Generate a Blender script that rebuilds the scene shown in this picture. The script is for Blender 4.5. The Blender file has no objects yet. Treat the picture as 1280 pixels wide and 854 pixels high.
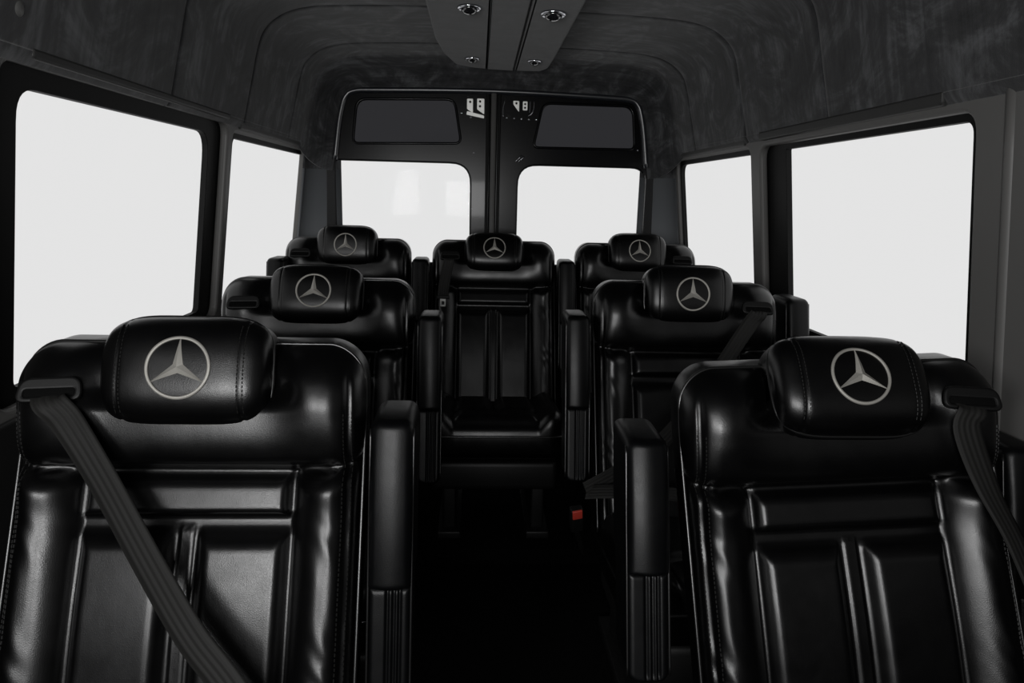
import bpy, math
import numpy as np
from mathutils import Vector, Matrix
C = bpy.context.scene.collection
PI = math.pi

# ------------------------------------------------------------------ materials
def sock(n, *names):
    for k in names:
        if k in n.inputs: return n.inputs[k]
def principled(name, col, rough, spec=.5, metal=0., coat=0., coat_rough=.1):
    m = bpy.data.materials.new(name); m.use_nodes = True
    b = m.node_tree.nodes['Principled BSDF']
    b.inputs['Base Color'].default_value = (*col, 1)
    b.inputs['Roughness'].default_value = rough
    b.inputs['Metallic'].default_value = metal
    b.inputs['Specular IOR Level'].default_value = spec
    b.inputs['Coat Weight'].default_value = coat
    b.inputs['Coat Roughness'].default_value = coat_rough
    return m, m.node_tree, b
def bump(nt, b, src, strength, dist, prev=None):
    n = nt.nodes.new('ShaderNodeBump'); n.inputs['Strength'].default_value = strength
    n.inputs['Distance'].default_value = dist
    nt.links.new(src, n.inputs['Height'])
    if prev: nt.links.new(prev, n.inputs['Normal'])
    nt.links.new(n.outputs[0], b.inputs['Normal'])
    return n.outputs[0]
def objco(nt, scale=(1, 1, 1)):
    t = nt.nodes.new('ShaderNodeTexCoord'); mp = nt.nodes.new('ShaderNodeMapping')
    mp.inputs['Scale'].default_value = scale
    nt.links.new(t.outputs['Object'], mp.inputs[0]); return mp.outputs[0]
def noise(nt, co, scale, detail=3, rough=.5, dist=0.):
    n = nt.nodes.new('ShaderNodeTexNoise'); n.inputs['Scale'].default_value = scale
    n.inputs['Detail'].default_value = detail; n.inputs['Roughness'].default_value = rough
    n.inputs['Distortion'].default_value = dist
    nt.links.new(co, n.inputs['Vector']); return n.outputs['Fac']
def ramp(nt, src, stops):
    r = nt.nodes.new('ShaderNodeValToRGB')
    e = r.color_ramp.elements
    while len(e) < len(stops): e.new(.5)
    for k, (p, c) in enumerate(stops):
        e[k].position = p; e[k].color = (*c, 1) if hasattr(c, '__len__') else (c, c, c, 1)
    nt.links.new(src, r.inputs[0]); return r.outputs[0]

def leather_mat(name, base, rough, spec, wrinkle):
    m, nt, b = principled(name, base, rough, spec)
    co = objco(nt)
    v = nt.nodes.new('ShaderNodeTexVoronoi'); v.inputs['Scale'].default_value = 420
    v.feature = 'DISTANCE_TO_EDGE'
    nt.links.new(co, v.inputs['Vector'])
    n1 = bump(nt, b, v.outputs['Distance'], .30, .0005)
    w = noise(nt, objco(nt, (1, 1, .45)), 38, 2, .5, .2)
    n2 = bump(nt, b, w, wrinkle, .004, n1)
    lo = noise(nt, co, 9, 0, .5)
    bump(nt, b, lo, .16, .010, n2)
    rr = ramp(nt, noise(nt, co, 30, 3), [(.3, rough - .02), (.7, rough + .03)])
    nt.links.new(rr, b.inputs['Roughness'])
    return m
LEATHER = leather_mat('black leather', (.0006, .0006, .0007), .315, .40, .05)
LEATHER_ARM = leather_mat('smooth black leather', (.0010, .0011, .0013), .38, .19, .03)
PIPING = principled('piping leather', (.004, .004, .004), .3, .6)[0]
THREAD = principled('black thread', (.005, .005, .0046), .55, .4)[0]
PLASTIC = principled('black plastic', (.0018, .0018, .0018), .5, .2)[0]
SLOT = principled('dark slot', (.001, .001, .001), .9, .1)[0]
METALB = principled('black painted frame', (.004, .004, .004), .5, .3)[0]
CHROME = principled('polished chrome', (.75, .76, .8), .12, .5, 1.)[0]
STEEL = principled('steel plate', (.92, .92, .88), .4, .5, .2)[0]
LATCH = principled('latch steel', (.35, .35, .34), .4, .5, .7)[0]
RED = principled('red button', (.24, .022, .014), .45, .4)[0]
DOORP = principled('gloss black paint', (.0016, .0016, .002), .24, .14, 0, .05, .05)[0]
RUBBER = principled('grey weather strip', (.05, .049, .047), .5, .3)[0]
BLACKR = principled('black rubber', (.002, .002, .002), .6, .2)[0]
LINING = principled('dark wall lining', (.008, .008, .008), .7, .2)[0]
CAP = principled('grey cap', (.09, .09, .086), .4, .4)[0]
FLOORM, nt, b = principled('black carpet', (.002, .002, .002), .95, .05)
bump(nt, b, noise(nt, objco(nt), 300, 2), .4, .003)
# silver thread of the emblem
SILVER, nt, b = principled('silver embroidery', (.30, .29, .265), .48, .5, .35)
wv = nt.nodes.new('ShaderNodeTexWave'); wv.inputs['Scale'].default_value = 700
nt.links.new(objco(nt), wv.inputs['Vector'])
bump(nt, b, wv.outputs['Fac'], .25, .0005)
# belt webbing: ribs along the length (UV x across the strap)
WEB, nt, b = principled('belt webbing', (.02, .02, .018), .72, .25)
uv = nt.nodes.new('ShaderNodeUVMap'); sx = nt.nodes.new('ShaderNodeSeparateXYZ')
nt.links.new(uv.outputs[0], sx.inputs[0])
mm = nt.nodes.new('ShaderNodeMath'); mm.operation = 'SINE'
m2 = nt.nodes.new('ShaderNodeMath'); m2.operation = 'MULTIPLY'; m2.inputs[1].default_value = 2*PI*5
nt.links.new(sx.outputs['X'], m2.inputs[0]); nt.links.new(m2.outputs[0], mm.inputs[0])
r_ = ramp(nt, mm.outputs[0], [(.0, (.0072, .0070, .0065)), (1., (.0095, .0093, .0086))])
nt.links.new(r_, b.inputs['Base Color'])
bump(nt, b, mm.outputs[0], .5, .0008)
# grey moulded trim plastic
TRIM, nt, b = principled('grey moulded trim', (.092, .090, .087), .5, .35)
bump(nt, b, noise(nt, objco(nt), 900, 2), .12, .0006)
TRIMD = principled('pale lower pillar trim', (.085, .09, .096), .55, .3)[0]
LEDGE = principled('dark grey window ledge trim', (.022, .022, .0215), .5, .3)[0]
# suede headliner with brushed nap
def suede_mat(name, a, b2, c, far=False):
    m, nt, b = principled(name, (.1, .1, .1), .95, .08)
    co = objco(nt)
    tc = nt.nodes.new('ShaderNodeTexCoord')
    w = noise(nt, objco(nt, (.8, 7, .8)), 3.0, 3, .55, 1.2)
    p = noise(nt, objco(nt, (1.3, 1.1, 1.3)), 4.2, 7, .66, 2.2)
    m0 = nt.nodes.new('ShaderNodeMix'); m0.data_type = 'FLOAT'; m0.inputs[0].default_value = .45
    nt.links.new(w, m0.inputs[2]); nt.links.new(noise(nt, objco(nt, (1.6, 26, 1.6)), 2.0, 3, .6, .8), m0.inputs[3])
    mx = nt.nodes.new('ShaderNodeMix'); mx.data_type = 'FLOAT'; mx.inputs[0].default_value = .62
    nt.links.new(m0.outputs[0], mx.inputs[2]); nt.links.new(p, mx.inputs[3])
    col = ramp(nt, mx.outputs[0], [(.36, a), (.5, b2), (.66, c)])
    nt.links.new(col, b.inputs['Base Color'])
    b.inputs['Sheen Weight'].default_value = .15
    b.inputs['Sheen Roughness'].default_value = .5
    bump(nt, b, noise(nt, co, 500, 3), .3, .001)
    return m
SUEDE = suede_mat('dark grey suede', (.012, .0123, .013), (.032, .0325, .034), (.105, .108, .113))
SUEDE_R = suede_mat('grey suede console', (.022, .0225, .023), (.030, .0305, .032), (.044, .045, .046))
def glass_mat(name, tint, gl):
    m = bpy.data.materials.new(name); m.use_nodes = True; nt = m.node_tree
    nt.nodes.remove(nt.nodes['Principled BSDF'])
    t = nt.nodes.new('ShaderNodeBsdfTransparent'); t.inputs[0].default_value = (*tint, 1)
    g = nt.nodes.new('ShaderNodeBsdfGlossy'); g.inputs['Roughness'].default_value = .02
    mx = nt.nodes.new('ShaderNodeMixShader'); mx.inputs[0].default_value = gl
    nt.links.new(t.outputs[0], mx.inputs[1]); nt.links.new(g.outputs[0], mx.inputs[2])
    nt.links.new(mx.outputs[0], nt.nodes['Material Output'].inputs[0])
    return m
GLASS = glass_mat('window glass', (.99, .99, .99), .0012)
TINT = glass_mat('privacy glass', (.178, .178, .186), .004)

# ------------------------------------------------------------------ mesh helpers
def mesh(name, verts, faces, mat, smooth=True, uvs=None):
    me = bpy.data.meshes.new(name)
    me.from_pydata([tuple(map(float, v)) for v in verts], [], faces)
    me.materials.append(mat)
    if smooth: me.polygons.foreach_set('use_smooth', [True]*len(me.polygons))
    if uvs is not None:
        l = me.uv_layers.new(name='UVMap')
        for lp in me.loops: l.data[lp.index].uv = uvs[lp.vertex_index]
    me.update(); return me
def link(name, me, parent=None, loc=(0, 0, 0)):
    o = bpy.data.objects.new(name, me); C.objects.link(o); o.location = loc
    if parent: o.parent = parent
    return o
def struct(name, me, parent=None):
    o = link(name, me, parent)
    if not parent: o['kind'] = 'structure'
    return o
def join(parts):
    V, F = [], []
    for v, f in parts:
        n = len(V); V += [tuple(p) for p in v]; F += [tuple(i+n for i in q) for q in f]
    return V, F
def rpoly(pts, rad, n=7):
    """closed polygon with rounded corners"""
    out = []; N = len(pts)
    for i in range(N):
        p0, p1, p2 = (Vector((*pts[j % N], 0)).to_2d() for j in (i-1, i, i+1))
        r = rad[i] if hasattr(rad, '__len__') else rad
        if r <= 0: out.append(tuple(p1)); continue
        a = (p0-p1); b = (p2-p1)
        ra = min(r, a.length*.49); rb = min(r, b.length*.49)
        A = p1+a.normalized()*ra; B = p1+b.normalized()*rb
        for k in range(n+1):
            t = k/n; out.append(tuple(A*(1-t)**2*.92+p1*(2*t*(1-t)+.08*(1-t)**2+.08*t*t)+B*t*t*.92) if 0 < k < n else tuple(A if k == 0 else B))
    return out
def plate(loops, th, bev, fn, mat, name='plate'):
    """extruded flat plate (first loop outline, others holes), verts mapped by fn(u,v,w)"""
    cu = bpy.data.curves.new('tmp', 'CURVE'); cu.dimensions = '2D'; cu.fill_mode = 'BOTH'
    cu.extrude = max(th/2-bev, .0001); cu.bevel_depth = bev; cu.bevel_resolution = 2; cu.offset = -bev
    for L in loops:
        s = cu.splines.new('POLY'); s.points.add(len(L)-1)
        for p, q in zip(s.points, L): p.co = (q[0], q[1], 0, 1)
        s.use_cyclic_u = True
    o = bpy.data.objects.new('tmp', cu); C.objects.link(o)
    bpy.context.view_layer.update()
    dg = bpy.context.evaluated_depsgraph_get()
    me = bpy.data.meshes.new_from_object(o.evaluated_get(dg))
    bpy.data.objects.remove(o); bpy.data.curves.remove(cu)
    for v in me.vertices: v.co = fn(*v.co)
    me.materials.clear(); me.materials.append(mat); me.name = name
    me.polygons.foreach_set('use_smooth', [False]*len(me.polygons))
    me.update(); return me
def tube(pts, r, n=8, closed=False):
    P = [Vector(p) for p in pts]; N = len(P); V, F = [], []
    up = None
    for i in range(N):
        a = P[(i-1) % N] if (closed or i > 0) else P[0]
        b = P[(i+1) % N] if (closed or i < N-1) else P[-1]
        t = (b-a).normalized()
        if up is None:
            up = Vector((0, 0, 1)) if abs(t.z) < .9 else Vector((0, 1, 0))
        up = (up-t*up.dot(t)).normalized(); s = t.cross(up)
        for k in range(n):
            an = 2*PI*k/n; V.append(P[i]+up*(math.cos(an)*r)+s*(math.sin(an)*r))
    M = N if closed else N-1
    for i in range(M):
        for k in range(n):
            a = i*n+k; b = i*n+(k+1) % n; c = ((i+1) % N)*n+(k+1) % n; d = ((i+1) % N)*n+k
            F.append((a, b, c, d))
    if not closed:
        F.append(tuple(range(n))[::-1]); F.append(tuple((N-1)*n+k for k in range(n)))
    return V, F
def smooth_path(pts, n=8, closed=False):
    P = [Vector(p) for p in pts]; N = len(P); out = []
    for i in range(N if closed else N-1):
        g = (lambda j: P[j % N]) if closed else (lambda j: P[max(0, min(N-1, j))])
        p0, p1, p2, p3 = g(i-1), g(i), g(i+1), g(i+2)
        for k in range(n):
            t = k/n
            out.append(.5*((2*p1)+(p2-p0)*t+(2*p0-5*p1+4*p2-p3)*t*t+(3*p1-p0-3*p2+p3)*t**3))
    if not closed: out.append(P[-1])
    return out
def rbox(x0, x1, y0, y1, z0, z1, b, n=3):
    """rounded box, superellipsoid-like corner arcs"""
    V, F = [], []
    c = [(x0+x1)/2, (y0+y1)/2, (z0+z1)/2]; h = [(x1-x0)/2, (y1-y0)/2, (z1-z0)/2]
    b = min(b, *h)
    def line(hh):
        a = [-hh+b-b*math.cos(PI/2*k/n) for k in range(n+1)]   # -hh .. -hh+b
        a = [-hh+b*(1-math.cos(PI/2*k/n)) for k in range(n+1)]
        return sorted(set([round(v, 6) for v in a]+[round(-v, 6) for v in a]))
    ln = [line(v) for v in h]; idx = {}
    def vert(i, j, k):
        key = (i, j, k)
        if key in idx: return idx[key]
        p = np.array([ln[0][i], ln[1][j], ln[2][k]])
        q = np.clip(p, -(np.array(h)-b), np.array(h)-b); d = p-q; L = np.linalg.norm(d)
        m = np.max(np.abs(d))
        if L > 1e-9: p = q+d/L*(b if m > b*.999 else L)
        idx[key] = len(V); V.append(tuple(p+np.array(c))); return idx[key]
    nx, ny, nz = (len(l) for l in ln)
    for i in range(nx-1):
        for j in range(ny-1):
            F.append((vert(i, j, 0), vert(i, j+1, 0), vert(i+1, j+1, 0), vert(i+1, j, 0)))
            F.append((vert(i, j, nz-1), vert(i+1, j, nz-1), vert(i+1, j+1, nz-1), vert(i, j+1, nz-1)))
    for i in range(nx-1):
        for k in range(nz-1):
            F.append((vert(i, 0, k), vert(i+1, 0, k), vert(i+1, 0, k+1), vert(i, 0, k+1)))
            F.append((vert(i, ny-1, k), vert(i, ny-1, k+1), vert(i+1, ny-1, k+1), vert(i+1, ny-1, k)))
    for j in range(ny-1):
        for k in range(nz-1):
            F.append((vert(0, j, k), vert(0, j, k+1), vert(0, j+1, k+1), vert(0, j+1, k)))
            F.append((vert(nx-1, j, k), vert(nx-1, j+1, k), vert(nx-1, j+1, k+1), vert(nx-1, j, k+1)))
    return V, F
def ss(a, b, t):
    t = np.clip((t-a)/(b-a), 0, 1); return t*t*(3-2*t)

def sheet(hw, v0, v1, rt, rb, dfun, re, drop, back, fn, wfun=None, nx=120, nz=150):
    """closed upholstered slab: outline = rounded rectangle, front relief dfun(x,v), flat back"""
    s = np.linspace(-1, 1, nx+1); s = .62*s+.38*np.sin(PI/2*s)
    t = np.linspace(0, 1, nz+1); t = .7*t+.3*(.5-.5*np.cos(PI*t))
    X = np.repeat((s*hw)[:, None], nz+1, 1)
    k = np.clip((np.abs(X)-(hw-rt))/rt, 0, 1); zt = v1-rt*(1-np.sqrt(np.clip(1-k*k, 0, 1)))
    k = np.clip((np.abs(X)-(hw-rb))/rb, 0, 1); zb = v0+rb*(1-np.sqrt(np.clip(1-k*k, 0, 1)))
    Vv = zb+(zt-zb)*t[None, :]
    # distance to the outline
    def sdf(x, v):
        top = v > (v0+v1)/2; r = np.where(top, rt, rb)
        cx = np.abs(x)-(hw-r); cv = np.where(top, v-(v1-r), (v0+r)-v)
        out = np.sqrt(np.maximum(cx, 0)**2+np.maximum(cv, 0)**2)+np.minimum(np.maximum(cx, cv), 0)-r
        return -out
    e = np.clip(sdf(X, Vv), 0, None)
    kk = 1-np.clip(e, 0, re)/re
    fr = 1-np.sqrt(np.clip(1-kk*kk, 0, 1))
    D = dfun(X, Vv)-drop*fr
    B = -back+np.minimum(drop, .03)*fr
    if wfun is not None: X = X*wfun(Vv)
    V = []; F = []
    n = nz+1
    for i in range(nx+1):
        for j in range(nz+1): V.append(fn(X[i, j], Vv[i, j], D[i, j]))
    o = len(V)
    for i in range(nx+1):
        for j in range(nz+1): V.append(fn(X[i, j], Vv[i, j], B[i, j]))
    for i in range(nx):
        for j in range(nz):
            a = i*n+j; F.append((a, a+n, a+n+1, a+1)); F.append((o+a, o+a+1, o+a+n+1, o+a+n))
    for j in range(nz):
        F.append((j, j+1, o+j+1, o+j)); a = nx*n+j; F.append((a, o+a, o+a+1, a+1))
    for i in range(nx):
        a = i*n; F.append((a, o+a, o+a+n, a+n)); a = i*n+nz; F.append((a, a+n, o+a+n, o+a))
    return V, F

# ------------------------------------------------------------------ the seat (local: floor origin, faces -y)
HW = .268; V0, V1 = .36, 1.060
def bmap(x, v, d):                     # backrest frame -> local
    t = .95-v; k = .03
    return (x, .056+.17*(-t)-.25*(.5*(t+math.sqrt(t*t+k*k)))-d, v)
def wid(v): return 1-.02*ss(.97, 1.08, v)
def crease(ax): return .868+.016*(np.clip(ax-.165, 0, 1)/.1)**2
def back_d(x, v):
    ax = np.abs(x)
    vc = crease(ax)
    Y = ss(-.006, .006, v-vc)
    low = .045*np.sqrt(np.clip(1-((.955-v)/.078)**2, 0, 1))
    hi_c = .045-.034*ss(.965, 1.0, v)
    hi_s = .045-.012*ss(.97, 1.07, v)
    sh = ss(.115, .185, ax)
    up = hi_c*(1-sh)+hi_s*sh
    yoke = np.where(v < .955, low, up)
    yoke = yoke+.018*np.exp(-((ax-.200)/.05)**2)*np.exp(-((v-.985)/.07)**2)
    u = np.clip((ax-.163)/.112, 0, 1)
    bol = -.006+.052*np.sin(PI*u)**.75*(1-.25*ss(.885, .8, v))
    bol = bol-.018*np.exp(-((v-vc)/.013)**2)
    ins = -.016+0*x
    def pad(x0, x1, a, b2, h, bw):
        ed = np.minimum(np.minimum(x-x0, x1-x), np.minimum(v-a, b2-v))
        return h*np.sin(PI/2*np.clip(ed/bw, 0, 1))**.8*(ed > 0)
    ins = ins+pad(-.158, .158, .800, .863, .024, .017)
    ins = ins+pad(-.158, -.018, .30, .781, .024, .022)+pad(.018, .158, .30, .781, .024, .022)
    ins = ins+.006*np.exp(-((v-.66)/.12)**2)
    cm = (v < .782)
    ins = ins+cm*(.009*np.exp(-((ax-.0065)/.0035)**2))
    lowr = np.where(ax > .162, bol, ins)
    d = np.where(Y > .5, yoke, lowr)
    d = lowr*(1-Y)+yoke*Y
    d = d-.008*np.exp(-((ax-.246)/.0035)**2)*(1-ss(1.0, 1.03, v))   # stitched edge seam
    # soft creases where the cover is pulled
    d = d+.0011*np.sin(x*160+v*90+3*np.sin(v*31))*np.exp(-((ax-.235)/.03)**2)*ss(.85, .75, v)
    return d
M = {}
def q(name, vf, mat, **k): M[name] = mesh(name, vf[0], vf[1], mat, **k)
q('backrest', sheet(HW, V0, V1, .06, .03, back_d, .050, .056, .088, bmap, wid), LEATHER)
def surf(x, v, off=0.):
    e = HW-abs(x); kk = 1-min(max(e, 0), .05)/.05
    if v > V1-.05: kk = max(kk, 1-min(max(V1-v, 0), .05)/.05)
    return Vector(bmap(x*float(wid(np.array(v))), v, float(back_d(np.array(x), np.array(v)))-.056*(1-math.sqrt(max(0, 1-kk*kk)))+off))
# piping on the front edge of the gusset, one loop
pp = []
for v in np.linspace(.40, 1.0, 40): pp.append(Vector(bmap(-.2665*float(wid(np.array(v))), v, -.012)))
for k in range(1, 12):
    a = PI/2*k/12; x = -(HW-.06+.0585*math.cos(a)); v = V1-.06+.0592*math.sin(a)
    pp.append(Vector(bmap(x*float(wid(np.array(v))), v, -.012)))
pp += [Vector((-p.x, p.y, p.z)) for p in reversed(pp)]
q('piping', tube(pp, .0032, 6), PIPING)
# stitches each side of the seam
for sg in (-1, 1):
    st = []
    for off in (.2405, .2515):
        v = .42
        while v < .965:
            a = surf(sg*off, v, .0009); b = surf(sg*off, v+.0042, .0009)
            st.append(tube([a, b], .0008, 4)); v += .0066
    q('stitching%d' % sg, join(st), THREAD, smooth=False)

# headrest
HA, HB, HD, HZ = .127, .086, .068, 1.038
PX, PC = 4.5, 2.8
def hr_scale(x):
    s = abs(x)/HA; r = (max(0, 1-s**PX))**(1/PX)
    return r*(1-.022*math.exp(-((abs(x)-.090)/.0028)**2))
def hr_front(x, z, off=0.):
    r = hr_scale(x); zz = min(1, abs(z-HZ)/(HB*max(r, 1e-6)))
    return HD-HD*r*(1-zz**PC)**(1/PC)-off
V, F = [], []
NS, NA = 96, 72
for i in range(NS+1):
    t = -1+2*i/NS; x = HA*math.sin(PI/2*t)*.45+HA*t*.55
    if i in (0, NS): x = HA*(1 if i else -1)*.9995
    r = hr_scale(x)
    for k in range(NA):
        a = 2*PI*k/NA; c, s_ = math.cos(a), math.sin(a)
        rr = (abs(c)**PC+abs(s_)**PC)**(-1/PC)
        y, z = -HD*r*rr*c, HB*r*rr*s_
        V.append((x, HD+y, HZ+z))
for i in range(NS):
    for k in range(NA):
        a = i*NA+k; b = i*NA+(k+1) % NA; F.append((a, b, b+NA, a+NA))
F.append(tuple(range(NA))); F.append(tuple(NS*NA+k for k in reversed(range(NA))))
q('headrest', (V, F), LEATHER)
lp = []
for k in range(96):
    a = 2*PI*k/96; c, s_ = math.cos(a), math.sin(a)
    X_ = abs(c)**(2/PX)*HA*(1 if c >= 0 else -1)*1.0; Z_ = abs(s_)**(2/3.4)*HB*(1 if s_ >= 0 else -1)
    x = max(-.9995*HA, min(.9995*HA, X_)); zlim = HB*hr_scale(x)
    y = .050; r = max(hr_scale(x), 1e-4); yy = min(.999, abs(HD-y)/(HD*r)); zr = zlim*(1-yy**PC)**(1/PC) if yy < .999 else 0
    lp.append((x, y, HZ+math.copysign(min(abs(Z_), zr+.0006) if abs(x) < .108 else min(abs(Z_), zr+.001), Z_)))
q('headrest_piping', tube(lp, .0028, 6, True), PIPING)
for sg in (-1, 1):
    st = []
    for off in (.086, .094):
        z = HZ-.066
        while z < HZ+.066:
            a = Vector((sg*off, hr_front(off, z, .0007), z)); b = Vector((sg*off, hr_front(off, z+.004, .0007), z+.004))
            st.append(tube([a, b], .0008, 4)); z += .0062
    q('headrest_stitching%d' % sg, join(st), THREAD, smooth=False)
# emblem: three-pointed star in a ring, following the headrest face
ER = .0455; EZ = 1.039
def ep(r, a, h): x, z = r*math.sin(a), EZ+r*math.cos(a); return (x, hr_front(x, z, h), z)
V, F = [], []
NR, NC = 72, 8
for i in range(NR):
    a = 2*PI*i/NR
    for k in range(NC):
        b = 2*PI*k/NC; V.append(ep(ER+.0027*math.cos(b), a, .0008+.0022*math.sin(b)))
for i in range(NR):
    for k in range(NC):
        a = i*NC+k; b = i*NC+(k+1) % NC; c = ((i+1) % NR)*NC+(k+1) % NC; d = ((i+1) % NR)*NC+k
        F.append((a, b, c, d))
K = 8
for j in range(3):
    a0 = 2*PI*j/3
    base = len(V)
    for k in range(K+1):
        t = k/K
        r = ER*t*.985
        wv_ = .0078*(1-t)**1.15+.0006                    # half width of the arm along its length
        h = .0042*(1-t)+.0012
        for sg in (-1, 0, 1):
            # local frame of the arm
            x = r*math.sin(a0)+sg*wv_*math.cos(a0); z = r*math.cos(a0)-sg*wv_*math.sin(a0)
            V.append((x, hr_front(x, EZ+z, h if sg == 0 else .0002), EZ+z))
    for k in range(K):
        for m_ in (0, 1):
            a = base+k*3+m_; F.append((a, a+1, a+4, a+3))
q('emblem', (V, F), SILVER, smooth=False)
me = M['emblem']; me.polygons.foreach_set('use_smooth', [i < NR*NC for i in range(len(me.polygons))])

# cushion
def cmap(x, v, d): return (x, -.02-v, .480+d-.06*(1-v/.56))
def cush_d(x, v):
    ax = np.abs(x); u = np.clip((ax-.165)/.11, 0, 1)
    bol = .035*np.sin(PI*u)**.8
    def pad(x0, x1, a, b2, h, bw):
        ed = np.minimum(np.minimum(x-x0, x1-x), np.minimum(v-a, b2-v))
        return h*np.sin(PI/2*np.clip(ed/bw, 0, 1))*(ed > 0)
    ins = -.01+pad(-.16, -.01, .05, .40, .022, .03)+pad(.01, .16, .05, .40, .022, .03)+pad(-.16, .16, .415, .55, .026, .04)
    return np.where(ax > .163, bol, ins)
q('cushion', sheet(.262, .0, .57, .07, .02, cush_d, .055, .055, .15, cmap, None, 70, 80), LEATHER)
cp = [Vector((p[0], -.02-p[1], .480-.058-.06*(1-p[1]/.56))) for p in rpoly([(-.264, .1), (-.264, .573), (.264, .573), (.264, .1)], [0, .075, .075, 0], 8)]
q('cushion_piping', tube(cp, .004, 6), PIPING)
ap = []
ap.append(rbox(-.235, .235, -.54, -.07, .20, .31, .02))
for sg in (-1, 1):
    ap.append(rbox(sg*.17-.025, sg*.17+.025, -.48, -.05, .0, .22, .008))
    ap.append(rbox(sg*.17-.045, sg*.17+.045, -.52, .02, .0, .03, .006))
V, F = join(ap); q('seat_base', (V, F), METALB)
# raised armrest: padded top section, pleated bracket cover below
def amap(x, v, d): return (x, .075-.24*(1.0-v)-d, v-.03)
def arm_d(x, v): return .062+.010*np.cos(np.clip(x/.038, -1, 1)*PI/2)+.006*np.sin(np.clip((v-.72)/.28, 0, 1)*PI)
q('armrest_pad', sheet(.0345, .745, 1.0, .018, .004, arm_d, .012, .014, .06, amap, lambda v: 1+.0*v, 28, 60), LEATHER_ARM)
def cov_d(x, v):
    g = np.zeros_like(x)
    for c in (-.003, .007, .016): g = g+np.exp(-((x-c)/.0022)**2)
    return .060-.006*g*ss(.545, .56, v)
q('armrest_cover', sheet(.0325, .545, .748, .004, .02, cov_d, .010, .010, .05, amap, None, 40, 40), LEATHER_ARM)
for sg in (-1, 1):
    pts = [Vector(amap(sg*.0335, v, .056)) for v in np.linspace(.56, .985, 30)]
    q('armrest_piping%d' % sg, tube(pts, .0022, 6), PIPING)

def belt_mesh(name, pts, widths=None, tw=None, w=.046):
    """ribbon with thickness; pts centreline (local), tw = width direction per point"""
    V, F, U = [], [], []
    n = 4; P = [Vector(p) for p in pts]
    T = [Vector(t).normalized() for t in tw]
    Ps = smooth_path(P, 8); Ts = smooth_path(T, 8)
    for i, p in enumerate(Ps):
        tn = (Ps[min(i+1, len(Ps)-1)]-Ps[max(i-1, 0)]).normalized()
        s = Ts[i]; s = (s-tn*s.dot(tn)).normalized(); nn = tn.cross(s)
        for side in (1, -1):
            for k in range(n+1):
                u = k/n-.5
                V.append(p+s*(u*w)+nn*(side*.0009*(1-abs(u)*.6))); U.append((k/n, i*.1))
    m_ = 2*(n+1)
    for i in range(len(Ps)-1):
        a = i*m_
        for k in range(n):
            F.append((a+k, a+k+1, a+m_+k+1, a+m_+k))
            b = a+n+1; F.append((b+k, b+m_+k, b+m_+k+1, b+k+1))
        F.append((a, a+m_, a+m_+n+1, a+n+1)); F.append((a+n, a+2*n+1, a+m_+2*n+1, a+m_+n))
    return mesh(name, V, F, WEB, True, U)

# belt outlet: bezel with slot on the outer shoulder (side = -1 left, +1 right)
def gplane(sg, u, v, w):
    c = surf(sg*.190, 1.0); tx = (surf(sg*.190+.02, 1.0)-surf(sg*.190-.02, 1.0)).normalized()
    tv = (surf(sg*.190, 1.02)-surf(sg*.190, .98)).normalized(); n_ = tx.cross(tv).normalized()
    if n_.y > 0: n_ = -n_
    return c+tx*(u-sg*.190)+tv*(v-1.0)+n_*w
def guide_mesh(sg):
    cx, cv = sg*.190, 1.000
    o = [(cx+p[0], cv+p[1]) for p in rpoly([(-.046, -.018), (.046, -.018), (.040, .020), (-.040, .020)], .018, 6)]
    h = [(cx+p[0], cv+p[1]) for p in rpoly([(-.033, -.009), (.033, -.009), (.033, .001), (-.033, .001)], .004, 4)]
    return plate([o, h], .012, .004, lambda u, v, w: gplane(sg, u, v, w+.001), PLASTIC, 'belt_guide')
def slot_mesh(sg):
    v, f = rbox(sg*.190-.034, sg*.190+.034, -.004, .004, .989, 1.004, .002, 2)
    return mesh('slot', [tuple(gplane(sg, a, c, .001-b)) for a, b, c in v], f, SLOT)
for sg in (-1, 1):
    M['guide%d' % sg] = guide_mesh(sg); M['slot%d' % sg] = slot_mesh(sg)

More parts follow.
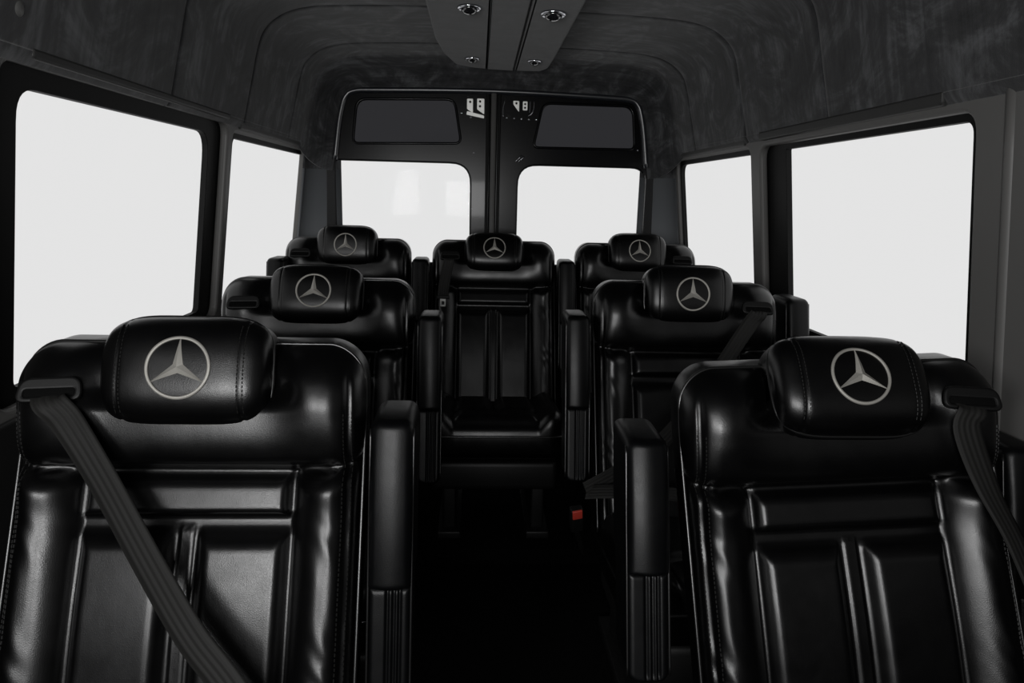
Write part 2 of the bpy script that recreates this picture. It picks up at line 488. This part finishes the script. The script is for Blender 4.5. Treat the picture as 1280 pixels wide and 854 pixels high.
def seat(x, y, z, sg, label, group, belt=None, outer=None, inner=True, latch=False, tilt=20, arm=.315, lean=0., drop=0., az=-.015, asc=1.):
    """sg: wall side (+1/-1) where the belt comes out; the armrest stands on the other side"""
    r = bpy.data.objects.new('passenger_seat', None); C.objects.link(r); r.location = (x, y, z)
    r.empty_display_size = .2
    r['label'] = label; r['category'] = 'seat'; r['group'] = group
    link('seat_base', M['seat_base'], r)
    c = link('cushion', M['cushion'], r); link('piping', M['cushion_piping'], c)
    b = link('backrest', M['backrest'], r)
    if lean or drop:
        pv = Vector((0, 0, 1.04)); rm = Matrix.Rotation(lean, 4, 'Y'); b.matrix_local = Matrix.Translation(pv+Vector((0, 0, -drop))) @ rm @ Matrix.Translation(-pv)
    link('piping', M['piping'], b); link('stitching', M['stitching-1'], b); link('stitching', M['stitching1'], b)
    h = link('headrest', M['headrest'], r)
    pv = Vector((0, 0, EZ)); h.matrix_local = Matrix.Translation(pv) @ Matrix.Rotation(-math.radians(tilt), 4, 'X') @ Matrix.Translation(-pv)
    e = link('emblem', M['emblem'], h); e['label'] = 'silver three-pointed star in a ring'
    link('piping', M['headrest_piping'], h); link('stitching', M['headrest_stitching-1'], h); link('stitching', M['headrest_stitching1'], h)
    g = link('belt_guide', M['guide%d' % sg], r); link('slot', M['slot%d' % sg], g)
    for loc in ([(-sg*arm, 0, az)] if inner else [])+([outer] if outer else []):
        a = link('armrest', M['armrest_pad'], r, loc)
        if loc[0]*sg < 0: a.scale = (1, 1, asc)
        link('lower_cover', M['armrest_cover'], a); link('piping', M['armrest_piping-1'], a); link('piping', M['armrest_piping1'], a)
    if belt:
        bm_ = belt_mesh('belt', *belt); bo = link('seat_belt', bm_, r)
        if latch: 
            P = Vector(belt[0][-1])
            o = [(p[0], p[1]) for p in rpoly([(-.027, -.008), (.027, -.008), (.027, .008), (-.027, .008)], .005, 4)]
            hm = plate([o], .008, .003, lambda u, v, w: P+Vector((u, w-.001, v)), PLASTIC, 'latch_grip')
            lo = link('latch_plate', hm, bo)
            o = rpoly([(-.011, -.038), (.011, -.038), (.012, -.004), (-.012, -.004)], .003, 3)
            ho = rpoly([(-.006, -.030), (.006, -.030), (.006, -.016), (-.006, -.016)], .002, 3)
            tm = plate([o, ho], .003, .0008, lambda u, v, w: P+Vector((u, w-.003, v)), LATCH, 'tongue')
            t = link('latch_tongue', tm, bo); t['label'] = 'steel latch tongue'
    return r

S1, S2, S3 = 'black leather seats in the front row', 'black leather seats in the middle row', 'black leather seats in the rear row'
W = (1, 0, 0)
# front left: belt crosses the backrest to the aisle side and on to the buckle
L1 = seat(-.522, 1.045, 0, -1, 'black leather seat nearest the camera on the left, belt drawn diagonally across its back', S1,
     belt=([(-.190, .030, .998), (-.186, -.010, .990), (-.155, -.022, .960), (-.096, -.050, .878), (-.021, -.098, .777), (.052, -.148, .693), (.113, -.180, .635), (.21, -.235, .53), (.268, -.28, .43)],
           None, [(1, 0, 0), (1, 0, -.05), (1, 0, -.2), (1, 0, .35), (1, 0, .4), (1, 0, .4), (1, 0, .4), (.8, 0, .8), (.7, 0, .8)]))
R1 = seat(.528, 1.045, 0, 1, 'black leather seat nearest the camera on the right, belt hanging down its window side', S1, outer=(.352, .06, -.075), tilt=34, arm=.330, lean=-.05, drop=.022, az=.150, asc=.80,
     belt=([(.190, .030, .998), (.184, -.010, .988), (.175, -.018, .955), (.203, -.045, .869), (.232, -.095, .785), (.262, -.15, .66), (.28, -.19, .5), (.29, -.2, .36)],
           None, [(1, 0, 0), (1, 0, 0), (1, 0, .1), (1, .1, -.2), (1, .3, -.2), (.8, .5, 0), (.6, .8, 0), (.4, .9, 0)]))
L2 = seat(-.516, 1.927, 0, -1, 'left seat of the middle row, black leather, just behind the front left seat', S2, tilt=22, az=0.)
R2 = seat(.532, 1.927, .008, 1, 'right seat of the middle row, black leather, belt running down to a red buckle', S2, outer=(.337, .06, .050), tilt=12, arm=.318, az=.0,
     belt=([(.190, .030, .998), (.188, -.010, .990), (.165, -.018, .962), (.115, -.045, .90), (.06, -.075, .83), (-.05, -.15, .72), (-.16, -.205, .635), (-.325, -.280, .572)],
           None, [(1, 0, 0), (1, 0, .05), (1, 0, -.35), (1, 0, -.6), (.9, 0, -.6), (.7, -.1, -.8), (.55, -.1, -.8), (.35, -.1, -.9)]))
Lr = seat(-.604, 2.92, .055, -1, 'left seat of the rear row, black leather, in the corner beside the left rear window', S3, outer=(-.270, -.10, .016), tilt=12, arm=.312, az=.016)
Cr = seat(.004, 2.93, .055, -1, 'central seat of the rear row, black leather, facing the aisle, belt hanging with its latch', S3, inner=False, tilt=27,
     belt=([(-.190, .030, .998), (-.192, -.012, .988), (-.200, -.020, .955), (-.212, -.045, .89), (-.216, -.070, .838)],
           None, [W, W, (1, 0, .05), (1, 0, .05), (1, 0, 0)]), latch=True)
Rr = seat(.612, 2.93, .055, 1, 'right seat of the rear row, black leather, in the corner beside the right rear window', S3, tilt=18, arm=.312, az=.018)
for o in (Lr, Cr, Rr): o.scale = (.965, 1, 1)

# lap strap and buckle of the middle right seat
lb = belt_mesh('lap', [(-.322, -.272, .566), (-.28, -.30, .58), (-.20, -.33, .592), (-.08, -.33, .58), (.1, -.30, .53), (.24, -.22, .42)], None,
               [(0, .8, .5)]*6, w=.040)
link('lap_belt', lb, R2)
def buckle(seat_obj, x, y, z, rot):
    v, f = rbox(-.016, .016, -.012, .012, -.045, .03, .006)
    o = link('buckle', mesh('buckle', v, f, PLASTIC), seat_obj, (x, y, z)); o.rotation_euler = rot
    v, f = rbox(-.0125, .0125, -.0145, -.008, .004, .0305, .002)
    b_ = link('release_button', mesh('release_button', v, f, RED), o); b_['label'] = 'red release button'
    v, f = tube(smooth_path([(0, 0, -.04), (.01, .02, -.1), (.03, .05, -.2)], 5), .007, 6)
    link('buckle_stalk', mesh('stalk', v, f, PLASTIC), o)
buckle(R2, -.352, -.315, .520, (.35, -.15, .1))
buckle(L1, .275, -.21, .41, (-.5, .2, 0))

# ------------------------------------------------------------------ the shell
KW = .8492+.1219*1.45
def wx(z): return KW-.1219*z
YF, YR = -1.3, 3.385
def wall_side(sg, w1, w2, name):
    o = [(YF, 0), (3.345, 0), (3.345, 1.56), (YF, 1.56)]
    fn = lambda off: (lambda u, v, w: Vector((sg*(wx(v)+off+w), u, v)))
    holes = [rpoly([(w1[0], .90), (w1[1], .90), (w1[1], w1[2]), (w1[0], w1[2])], .05),
             rpoly([(w2[0], .90), (w2[1], .90), (w2[1], w2[2]), (w2[0], w2[2])], .04)]
    return struct(name, plate([o]+holes, .026, .009, fn(.013), TRIM, name))
def window(n, sg, y0, y1, z1, g0, g1, gz, off, r, rr):
    fn = lambda o_: (lambda u, v, w: Vector((sg*(wx(v)+o_+w), u, v)))
    out = [(y0-.03, .86), (y1+.03, .86), (y1+.03, z1+.03), (y0-.03, z1+.03)]
    hole = rpoly([(g0, .925), (g1, .925), (g1, gz), (g0, gz)], rr)
    w = struct('window_%d' % n, plate([out, hole], .018, .002, fn(off-.009), BLACKR, 'window_frame'))
    g = plate([rpoly([(g0-.01, .915), (g1+.01, .915), (g1+.01, gz+.01), (g0-.01, gz+.01)], .02)], .004, .0005, fn(off+.002), GLASS, 'pane')
    struct('glass_pane', g, w)
    return w
wall_side(-1, (1.235, 2.31, 1.500), (2.355, 3.325, 1.480), 'wall_left')
wall_side(1, (1.325, 2.335, 1.480), (2.42, 3.30, 1.480), 'wall_right')
window(1, -1, 1.20, 2.31, 1.50, 1.322, 2.225, 1.466, .045, .05, [.02, .02, .075, .06])
window(2, -1, 2.355, 3.38, 1.48, 2.40, 3.385, 1.464, .033, .03, [.02, .02, .02, .03])
window(3, 1, 1.325, 2.335, 1.48, 1.365, 2.198, 1.466, .045, .02, [.02, .02, .006, .03])
window(4, 1, 2.42, 3.31, 1.48, 2.44, 3.285, 1.463, .033, .03, [.02, .02, .06, .02])

# headliner: cross section swept along the van, closing down to the rear door opening
sec = [(.852, 1.506), (.842, 1.519), (.8385, 1.535), (.812, 1.645), (.785, 1.755), (.757, 1.812), (.700, 1.857), (.62, 1.882), (.49, 1.893), (.25, 1.9), (0, 1.902)]
dsec = [(.745, 1.400), (.742, 1.42), (.735, 1.46), (.715, 1.60), (.695, 1.690), (.678, 1.728), (.640, 1.757), (.58, 1.768), (.47, 1.773), (.24, 1.778), (0, 1.780)]
rsec = [(.852, 1.40), (.848, 1.42), (.8385, 1.47)]+sec[3:]
def dens(s_):
    P = smooth_path([Vector((a, 0, b)) for a, b in s_], 6); P = [(p.x, p.z) for p in P]
    return P+[(-a, b) for a, b in reversed(P[:-1])]
A, B, Rs = dens(sec), dens(dsec), dens(rsec)
cen = (0, 1.3)
ys = sorted(set([round(v, 4) for v in np.arange(YF, 3.2, .08)]+[round(s_+d, 4) for s_ in (1.864, 2.426, 2.981) for d in (-.02, -.012, -.007, -.003, 0, .003, .007, .012, .02)]))
rows = []
for y in ys:
    g = max(math.exp(-((y-s_)/.006)**2) for s_ in (1.864, 2.426, 2.981))*.009
    rows.append([(a*(1+g), y, b+g*.8*(1 if b > 1.75 else 0)) for a, b in A])
for k in range(1, 13):
    t = k/12; y = 3.19+(YR+.004-3.19)*math.sin(PI/2*t)**1.0; m_ = 1-math.cos(PI/2*t)
    # low side points stay on the wall, the rest closes in
    rows.append([((1-m_)*((1-t)*a[0]+t*c[0])+m_*b_[0], 3.185+(YR+.006-3.185)*t, (1-m_)*((1-t)*a[1]+t*c[1])+m_*b_[1]) for a, b_, c in zip(A, B, Rs)])
V = [p for r in rows for p in r]; n = len(A); F = []
for i in range(len(rows)-1):
    for k in range(n-1): F.append((i*n+k, i*n+k+1, (i+1)*n+k+1, (i+1)*n+k))
me = mesh('ceiling', V, F, SUEDE)
cei = struct('ceiling', me)
md = cei.modifiers.new('th', 'SOLIDIFY'); md.thickness = .012; md.offset = 1
# dark seam cord lying in each headliner groove
n_t = 1
for s_, rng in ((1.864, None), (2.426, None), (2.981, None)):
    pts = [(a*.9985, s_, b-(.001 if b > 1.75 else 0)) for a, b in A]
    struct('trim_%d' % n_t, mesh('seam', *tube(pts, .0042, 6), BLACKR)); n_t += 1
# front left headliner panel seam with its fixing cap
pts = smooth_path([(-.840, 1.10, 1.520), (-.839, 1.20, 1.520), (-.8365, 1.255, 1.526), (-.8325, 1.285, 1.545), (-.8258, 1.297, 1.575), (-.8150, 1.312, 1.62), (-.795, 1.325, 1.70)], 6)
struct('trim_%d' % n_t, mesh('seam', *tube(pts, .0042, 6), BLACKR)); n_t += 1
V, F = [], []
for i in range(7):
    a = PI/2*i/6; r_c = .0165*math.cos(a)**.7 if i < 6 else .0
    for k in range(20):
        V.append((.008*math.sin(a), r_c*math.cos(2*PI*k/20), r_c*math.sin(2*PI*k/20)))
for i in range(6):
    for k in range(20): F.append((i*20+k, i*20+(k+1) % 20, (i+1)*20+(k+1) % 20, (i+1)*20+k))
cap = link('fixing_cap', mesh('fixing_cap', V, F, CAP), None, (-.822, 1.255, 1.578)); cap.rotation_euler = (0, .22, 0)
cap['label'] = 'round grey fixing cap on the suede headliner above the front left window'; cap['category'] = 'cap'

# dark lining below the windows
for sg in (-1, 1):
    o = rpoly([(YF+.01, .02), (3.32, .02), (3.32, .885), (YF+.01, .885)], .01)
    struct('trim_%d' % n_t, plate([o], .016, .005, lambda u, v, w: Vector((sg*(wx(v)-.010+w), u, v)), LINING, 'lining')); n_t += 1
# ledges above the windows, pillars' mouldings
def ledge(sg, y0, y1, z0, z1, mat, dep=.018):
    global n_t
    o = rpoly([(y0, z0), (y1, z0), (y1, z1), (y0, z1)], [.012, .012, .004, .004])
    struct('trim_%d' % n_t, plate([o], dep, .005, lambda u, v, w: Vector((sg*(wx(v)-dep/2+w+.004), u, v)), mat, 'ledge')); n_t += 1
ledge(1, 1.40, 2.31, 1.497, 1.524, LEDGE)
ledge(1, 2.45, 3.22, 1.492, 1.515, LEDGE, .012)
ledge(-1, 1.30, 2.28, 1.508, 1.526, LEDGE)
ledge(-1, 2.40, 3.28, 1.492, 1.518, LEDGE, .012)
def rib(sg, y, r, mat, z0=.3, z1=1.53):
    global n_t
    pts = [(sg*(wx(z)+r*.55), y, z) for z in np.linspace(z0, z1, 10)]
    struct('trim_%d' % n_t, mesh('rib', *tube(pts, r, 14), mat)); n_t += 1
rib(1, 1.235, .014, TRIM)
rib(-1, 1.13, .014, TRIM)
# rear corner pillars between side wall and door
for sg, zs, pm in ((-1, [0, .5, 1., 1.405], TRIMD), (1, [0, .5, 1., 1.405], TRIMD), (-1, [1.405, 1.58], SUEDE), (1, [1.405, 1.58], SUEDE)):
    V, F = [], []
    prof = [(wx(1.0)*1.0, 3.325), (wx(1.0)-.003, 3.345), (wx(1.0)-.03, 3.368), (wx(1.0)-.08, 3.380), (.775, 3.392), (.70, 3.396)]
    for z in zs:
        for k, (a, y) in enumerate(prof):
            V.append((sg*(a+(wx(z)-wx(1.0))*(1-k/5)), y, z))
    m_ = len(prof)
    for i in range(len(zs)-1):
        for k in range(m_-1): F.append((i*m_+k, i*m_+k+1, (i+1)*m_+k+1, (i+1)*m_+k))
    o = struct('trim_%d' % n_t, mesh('pillar', V, F, pm)); n_t += 1
    md = o.modifiers.new('th', 'SOLIDIFY'); md.thickness = .01; md.offset = 0

# rear doors
dfn = lambda off: (lambda u, v, w: Vector((u, 3.40+off+w, v)))
def door(n, sg, outline, upper, lower, lr, ur):
    d = struct('door_%d' % n, plate([outline, rpoly(upper, ur), rpoly(lower, lr)], .026, .008, dfn(0), DOORP, 'door'))
    def grow(pts, k):
        cx = sum(p[0] for p in pts)/4; cz = sum(p[1] for p in pts)/4
        return [(cx+(p[0]-cx)*(1+k/abs(p[0]-cx)), cz+(p[1]-cz)*(1+k/abs(p[1]-cz))) for p in pts]
    g = plate([rpoly(grow(upper, .01), ur)], .004, .0005, dfn(.006), TINT, 'upper_pane'); o = struct('upper_pane', g, d); o['label'] = 'dark tinted upper pane'
    g = plate([rpoly(grow(lower, .01), lr)], .004, .0005, dfn(.006), GLASS, 'lower_pane'); struct('lower_pane', g, d)
    # moulding round the upper pane
    L = [(p[0], 3.389, p[1]) for p in rpoly(grow(upper, .004), ur)]
    struct('pane_moulding', mesh('moulding', *tube(L, .0065, 8, True), DOORP), d)
    return d
dl = door(1, -1, [(-.80, .05), (-.010, .05), (-.010, 1.80), (-.80, 1.80)],
     [(-.640, 1.528), (-.150, 1.541), (-.182, 1.728), (-.618, 1.716)],
     [(-.722, .985), (-.104, .985), (-.104, 1.446), (-.722, 1.446)], [.03, .03, .10, .02], [.03, .035, .045, .05])
dr = door(2, 1, [(.010, .05), (.80, .05), (.80, 1.80), (.010, 1.80)],
     [(.192, 1.532), (.664, 1.536), (.645, 1.722), (.232, 1.724)],
     [(.122, .985), (.722, .985), (.722, 1.446), (.122, 1.446)], [.03, .03, .07, .10], [.03, .03, .05, .045])
# grey weather strip on the meeting edge
V, F = join([rbox(-.012, .014, 3.372, 3.392, .3, 1.765, .006)])
struct('trim_%d' % n_t, mesh('strip', V, F, RUBBER)); n_t += 1
for xx in (-.026, .028):
    V, F = rbox(xx-.007, xx+.007, 3.378, 3.392, .3, 1.765, .005)
    struct('trim_%d' % n_t, mesh('strip', V, F, BLACKR)); n_t += 1
# gloss frame moulding round the opening
fr = [(-.726, 1.45), (-.706, 1.60), (-.690, 1.68), (-.672, 1.728), (-.630, 1.755), (-.5, 1.762), (0, 1.772), (.5, 1.762), (.630, 1.755), (.672, 1.728), (.690, 1.68), (.706, 1.60), (.726, 1.45)]
P = smooth_path([Vector((a, 3.384, b_)) for a, b_ in fr], 5)
struct('trim_%d' % n_t, mesh('frame', *tube(P, .015, 12), principled('satin frame', (.010, .011, .014), .3, .9)[0])); n_t += 1
# lock plates with screw holes at the top of both doors
def lock(par, pts, hole, label):
    s_ = rpoly(pts, .005, 3)
    o = struct('lock_plate', plate([s_, *hole], .006, .0015, dfn(-.018), STEEL, 'lock_plate'), par); o['label'] = label
def circ(x, z, r, n=10): return [(x+r*math.cos(2*PI*k/n), z+r*math.sin(2*PI*k/n)) for k in range(n)]
lock(dl, [(-.122, 1.690), (-.094, 1.672), (-.094, 1.736), (-.122, 1.736)], [circ(-.107, 1.722, .005)], 'steel lock plate with a screw hole')
lock(dl, [(-.076, 1.690), (-.042, 1.668), (-.042, 1.738), (-.076, 1.738)], [circ(-.062, 1.725, .005), circ(-.062, 1.704, .005)], 'steel lock plate with two screw holes')
lock(dl, [(-.122, 1.682), (-.124, 1.665), (-.042, 1.650), (-.042, 1.664)], [], 'bright lower edge of the lock recess')
lock(dr, [(.112, 1.690), (.118, 1.684), (.118, 1.733), (.090, 1.733), (.090, 1.718)], [circ(.105, 1.722, .005)], 'cut-cornered steel lock plate')
lock(dr, [(.134, 1.692), (.156, 1.692), (.156, 1.732), (.134, 1.732)], [circ(.145, 1.720, .0045), circ(.145, 1.704, .0045)], 'steel lock plate with two screw holes')
for p_ in ([(.045, 1.66), (.044, 1.70), (.052, 1.733)], [(.168, 1.733), (.168, 1.70), (.166, 1.684)], [(.186, 1.733), (.185, 1.70), (.176, 1.68), (.162, 1.668)]):
    struct('lock_rim', mesh('rim', *tube(smooth_path([(a, 3.384, b_) for a, b_ in p_], 4), .0022, 6), CHROME), dr)
def screw(par, x, z, r=.005):
    V, F = rbox(x-r, x+r, 3.381, 3.390, z-r, z+r, r*.9, 3)
    struct('screw', mesh('screw', V, F, CHROME), par)
for k in range(5): screw(dr, .062+.034*k, 1.657-.001*k, .0045)
for x, z in ((-.104, 1.655), (-.060, 1.655), (-.148, 1.672)): screw(dl, x, z, .004)
screw(dl, -.087, 1.497, .004); screw(dl, -.093, 1.24, .003); screw(dl, -.55, 1.752, .004)
screw(dr, .68, 1.53, .004); screw(dr, .72, 1.47, .004)
for a, b_ in (((.108, 1.462), (.135, 1.492)), ((.122, 1.462), (.146, 1.488))):
    struct('latch_rod', mesh('rod', *tube([(a[0], 3.384, a[1]), (b_[0], 3.384, b_[1])], .003, 6), CHROME), dr)

# suede console under the ceiling with four spot lights
con = bpy.data.objects.new('ceiling_console', None); C.objects.link(con); con.location = (.02, 1.4, 1.86)
con['label'] = 'long grey suede console hanging along the middle of the headliner with four chrome spot lights'; con['category'] = 'ceiling console'
cfn = lambda u, v, w: Vector((u-.02, v-1.4, 1.862+w-1.86))
xl = [(-.232, -.3), (-.060, -.3), (-.036, 3.095), (-.10, 3.075), (-.165, 3.02), (-.205, 2.80), (-.224, 2.55)]
xm = [(-.058, -.3), (.040, -.3), (.072, 3.112), (-.034, 3.097)]
xr = [(.047, -.3), (.195, -.3), (.215, 2.85), (.212, 3.04), (.185, 3.11), (.079, 3.113)]
for pts, r in ((xl, [.002, .002, .002, .02, .03, .03, .03]), (xm, .002), (xr, [.002, .002, .03, .03, .02, .002])):
    o = link('console_panel', plate([rpoly(pts, r, 4)], .088, .008 if pts is not xm else .003, cfn, SUEDE_R, 'panel'), con)
def spot(x, y, sc=1.):
    parts = []
    ring = [(math.cos(2*PI*k/28)*.030*sc, math.sin(2*PI*k/28)*.030*sc, -.003) for k in range(28)]
    o = link('spot_light', mesh('spot', *tube(ring, .0045*sc, 8, True), CHROME), con, (x-.02, y-1.4, 1.818-1.86))
    V, F = [], []
    for i in range(9):
        a = PI*i/16; 
        for k in range(20): V.append((.024*sc*math.cos(a)*math.cos(2*PI*k/20), .024*sc*math.cos(a)*math.sin(2*PI*k/20), -.004-.017*sc*math.sin(a)))
    for i in range(8):
        for k in range(20): F.append((i*20+k, i*20+(k+1) % 20, (i+1)*20+(k+1) % 20, (i+1)*20+k))
    link('lamp_ball', mesh('ball', V, F, BALL), o)
BALL = principled('smoked gloss ball', (.01, .01, .011), .08, .6, 0, 1, .03)[0]
spot(-.105, 2.12); spot(.135, 2.15, 1.1); spot(-.098, 2.868, .85); spot(.142, 2.875, .85)

# floor with a step up to the rear row
V, F = join([rbox(-1.03, 1.03, YF, 3.42, -.04, 0, .004), rbox(-1.0, 1.0, 2.33, 3.385, -.01, .055, .006)])
struct('floor', mesh('floor', V, F, FLOORM))
V, F = rbox(-1.03, 1.03, YF-.04, YF, 0, 1.95, .004)  # added unseen wall behind the camera, keeps world light out of the open front
struct('front_light_block', mesh('front_light_block', V, F, TRIM))

# ------------------------------------------------------------------ light
w = bpy.data.worlds.new('World'); bpy.context.scene.world = w; w.use_nodes = True
bg = w.node_tree.nodes['Background']; bg.inputs[0].default_value = (1, 1, 1, 1); bg.inputs[1].default_value = .79
def area(name, loc, target, sx_, sy_, power, col=(1, 1, 1)):
    l = bpy.data.lights.new(name, 'AREA'); l.shape = 'RECTANGLE'; l.size = sx_; l.size_y = sy_; l.energy = power; l.color = col
    o = bpy.data.objects.new(name, l); C.objects.link(o); o.location = loc
    o.rotation_euler = (Vector(target)-Vector(loc)).to_track_quat('-Z', 'Y').to_euler()
area('cab_light', (-.16, -.55, 1.27), (-.02, 2.0, 1.12), .42, .34, 17)
area('door_light', (-.80, -.40, 1.32), (.25, 1.9, 1.3), .36, .45, 19)

# ------------------------------------------------------------------ camera
cam = bpy.data.cameras.new('Camera'); co = bpy.data.objects.new('Camera', cam); C.objects.link(co)
cam.sensor_width = 36; cam.lens = 880.23/1280*36; cam.clip_start = .02
ya, pi_, ro = .0582, .2023, .0255
Fv = Vector((math.sin(ya)*math.cos(pi_), math.cos(ya)*math.cos(pi_), -math.sin(pi_)))
rv = Vector((math.cos(ya), -math.sin(ya), 0)); uv_ = rv.cross(Fv)
c_, s_ = math.cos(ro), math.sin(ro)
r2 = rv*c_+uv_*s_; u2 = uv_*c_-rv*s_
co.matrix_world = Matrix(((r2.x, u2.x, -Fv.x, -.0848), (r2.y, u2.y, -Fv.y, 0), (r2.z, u2.z, -Fv.z, 1.30), (0, 0, 0, 1)))
sc = bpy.context.scene
sc.camera = co
vs = sc.view_settings; vs.view_transform = 'Standard'; vs.look = 'None'; vs.exposure = 0; vs.gamma = 1; vs.use_curve_mapping = False
